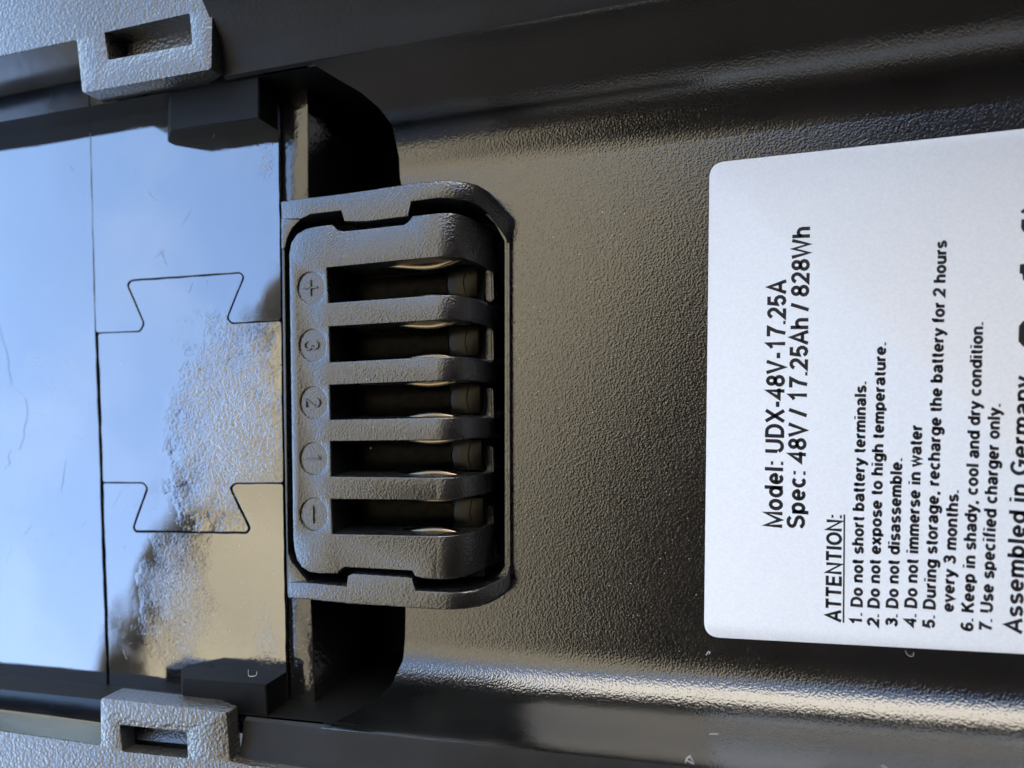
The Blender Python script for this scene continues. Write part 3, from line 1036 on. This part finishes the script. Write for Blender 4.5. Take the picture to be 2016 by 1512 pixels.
fibre('lint_fibre', [(242, 1278), (246, 1287), (250, 1299)], 7.02, 'thin fibre on the film above the lower clip tab', 0.00003)
fibre('lint_fibre', [(98, 1363), (102, 1364), (106, 1368)], 7.3, 'white fibre lying along the foot of the lower wall', 0.00004)
fibre('lint_fibre', [(98, 216), (103, 219), (101, 225)], 7.3, 'small forked fibre on the band by the upper wall', 0.00004)
fibre('lint_fibre', [(206, 223), (206, 230), (209, 236)], 7.05, 'curved fibre on the film below the upper clip tab', 0.00004)
fibre('lint_fibre', [(422, 256), (423, 264), (420, 270)], 8.5, 'bowed fibre on the face of the upper stop block', 0.00004)
fibre('lint_fibre', [(136, 324), (140, 330), (143, 338)], 7.02, 'thin fibre on the blue film panel near the top', 0.00003)
fibre('lint_fibre', [(1691, 283), (1698, 279), (1708, 274)], 0.2, 'fine pale fibre just above the upper edge of the sticker', 0.00003)

bm = bmesh.new()


def speck(x, y, z, r):
    c = P(x, y, z)
    c = c + Vector((0, 0, r*0.6))
    k = [c+Vector((r*random.uniform(.6, 1.3), 0, 0)), c+Vector((0, r*random.uniform(.6, 1.3), 0)), c-Vector((r*random.uniform(.6, 1.6), 0, 0)),
         c-Vector((0, r*random.uniform(.6, 1.3), 0)), c+Vector((0, 0, r)), c-Vector((0, 0, r))]
    v = [bm.verts.new(p) for p in k]
    for a in range(4):
        b_ = (a+1) % 4
        bm.faces.new((v[a], v[b_], v[4]))
        bm.faces.new((v[b_], v[a], v[5]))


for _ in range(150):
    speck(random.uniform(225, 545), random.uniform(960, 1290), 7.0, random.uniform(0.00003, 0.00009))
for _ in range(50):
    speck(random.uniform(0, 540), random.uniform(330, 950), 7.0, random.uniform(0.00002, 0.00006))
for _ in range(30):
    speck(random.uniform(0, 200), random.uniform(950, 1330), 7.0, random.uniform(0.00002, 0.00006))
for _ in range(40):
    speck(random.uniform(1020, 2000), random.triangular(60, 330, 250) if random.random() < 0.4 else random.uniform(1000, 1290), 0.0, random.uniform(0.00002, 0.00005))
for _ in range(60):
    speck(random.uniform(570, 610), random.uniform(1190, 1340), 6.2, random.uniform(0.00002, 0.00005))
for _ in range(110):
    speck(random.uniform(1010, 1390), random.uniform(380, 1240), 0.0, random.uniform(0.00003, 0.00007))
for _ in range(60):
    speck(random.uniform(590, 860), random.choice((610, 635, 720, 745, 850, 960, 1080, 480)) + random.uniform(-10, 10), ZT, random.uniform(0.00003, 0.00006))
speck(445, 764, 7.0, 0.00017)
speck(730, 882, 6.2, 0.00014)
o = finish('dust', bm, M['lint'], None, 0)
tag(o, 'scattered white dust specks on the film and black plastic', 'dust', None, 'stuff')

# ------------------------------------------------------------------ surroundings seen only in reflections; slab and walls added for the light
GZ = -0.045
bm = bmesh.new()
g = 600
quads(bm, [[Vector((-g, -g, GZ)), Vector((g, -g, GZ))], [Vector((-g, g, GZ)), Vector((g, g, GZ))]])
tag(finish('ground', bm, M['stone'], None, 0), None, None, None, 'structure')

# beige awning overhead: its front edge is the line where sky meets canvas in the film
AZ = 2.4
e0, e1 = refl(235, 1330), refl(545, 610)
q0, q1 = e0*(AZ/e0.z), e1*(AZ/e1.z)
u = (q1-q0).normalized()                  # along the front edge, towards +Y
nrm = Vector((u.y, -u.x, 0))
if nrm.x < 0:
    nrm = -nrm
aw = bpy.data.objects.new('awning', None)
COL.objects.link(aw)
aw.location = q0
tag(aw, 'beige canvas awning stretched overhead, outside the picture', 'awning')
bm = bmesh.new()
rows = []
for i in range(47):
    s = -6 + i*0.2
    rows.append([q0 - aw.location + u*s + nrm*(j*0.35) + Vector((0, 0, -0.06*math.cos(math.pi*s/0.6)**2 + j*0.05)) for j in range(12)])
quads(bm, rows)
finish('canvas', bm, M['canvas'], aw, 60)
bm = bmesh.new()
tube(bm, [q0-aw.location+u*s_-nrm*0.02+Vector((0, 0, -0.07)) for s_ in (-6, -3, 0, 3.2)], 0.085, 12)
finish('front_bar', bm, M['bar'], aw, 40)
for j in range(4):
    bm = bmesh.new()
    s = -5.0+j*2.0
    tube(bm, [q0-aw.location+u*s+nrm*k*0.7+Vector((0, 0, 0.08+k*0.1)) for k in range(6)], 0.04, 8)
    finish('rafter', bm, M['beam'], aw, 40)

bm = bmesh.new()
solid(bm, [Vector((x, y, 5.2)) for x, y in ((-1.7, 5.0), (6, 5.0), (6, 5.3), (-1.7, 5.3))], GZ*1000)  # added reflector wall, sized to give the lower fillet its bright streak
tag(finish('added_bounce_wall', bm, M['render'], None, 0), 'added cream wall in the sun, bouncing light onto the pack, outside the picture', 'wall')
bm = bmesh.new()
solid(bm, [Vector((x, y, 2.34)) for x, y in ((-0.72, -3.0), (-0.66, -0.66), (-0.42, -0.05), (-0.20, 0.32), (0.05, 0.75), (3.0, 3.0), (3.0, -3.0))], 2260)  # unseen slab added overhead, outline shaped to darken the floor's reflection
tag(finish('added_dark_slab', bm, M['beam'], None, 0), 'dark slab added overhead to darken the floor reflection, outside the picture', 'dark_slab')
for pts, lab in (([(3.0, -3.0), (3.2, -3.0), (3.2, 5.0), (3.0, 5.0)], 'dark wall added on the right to cut light from that side'),
                 ([(-4.6, -3.2), (3.2, -3.2), (3.2, -3.0), (-4.6, -3.0)], 'dark wall added across the lower side to hide the low sky')):
    bm = bmesh.new()
    solid(bm, [Vector((x, y, 2.5)) for x, y in pts], GZ*1000)  # unseen walls added to keep these two sides dark in reflections
    tag(finish('added_dark_wall', bm, M['beam'], None, 0), lab, 'wall')
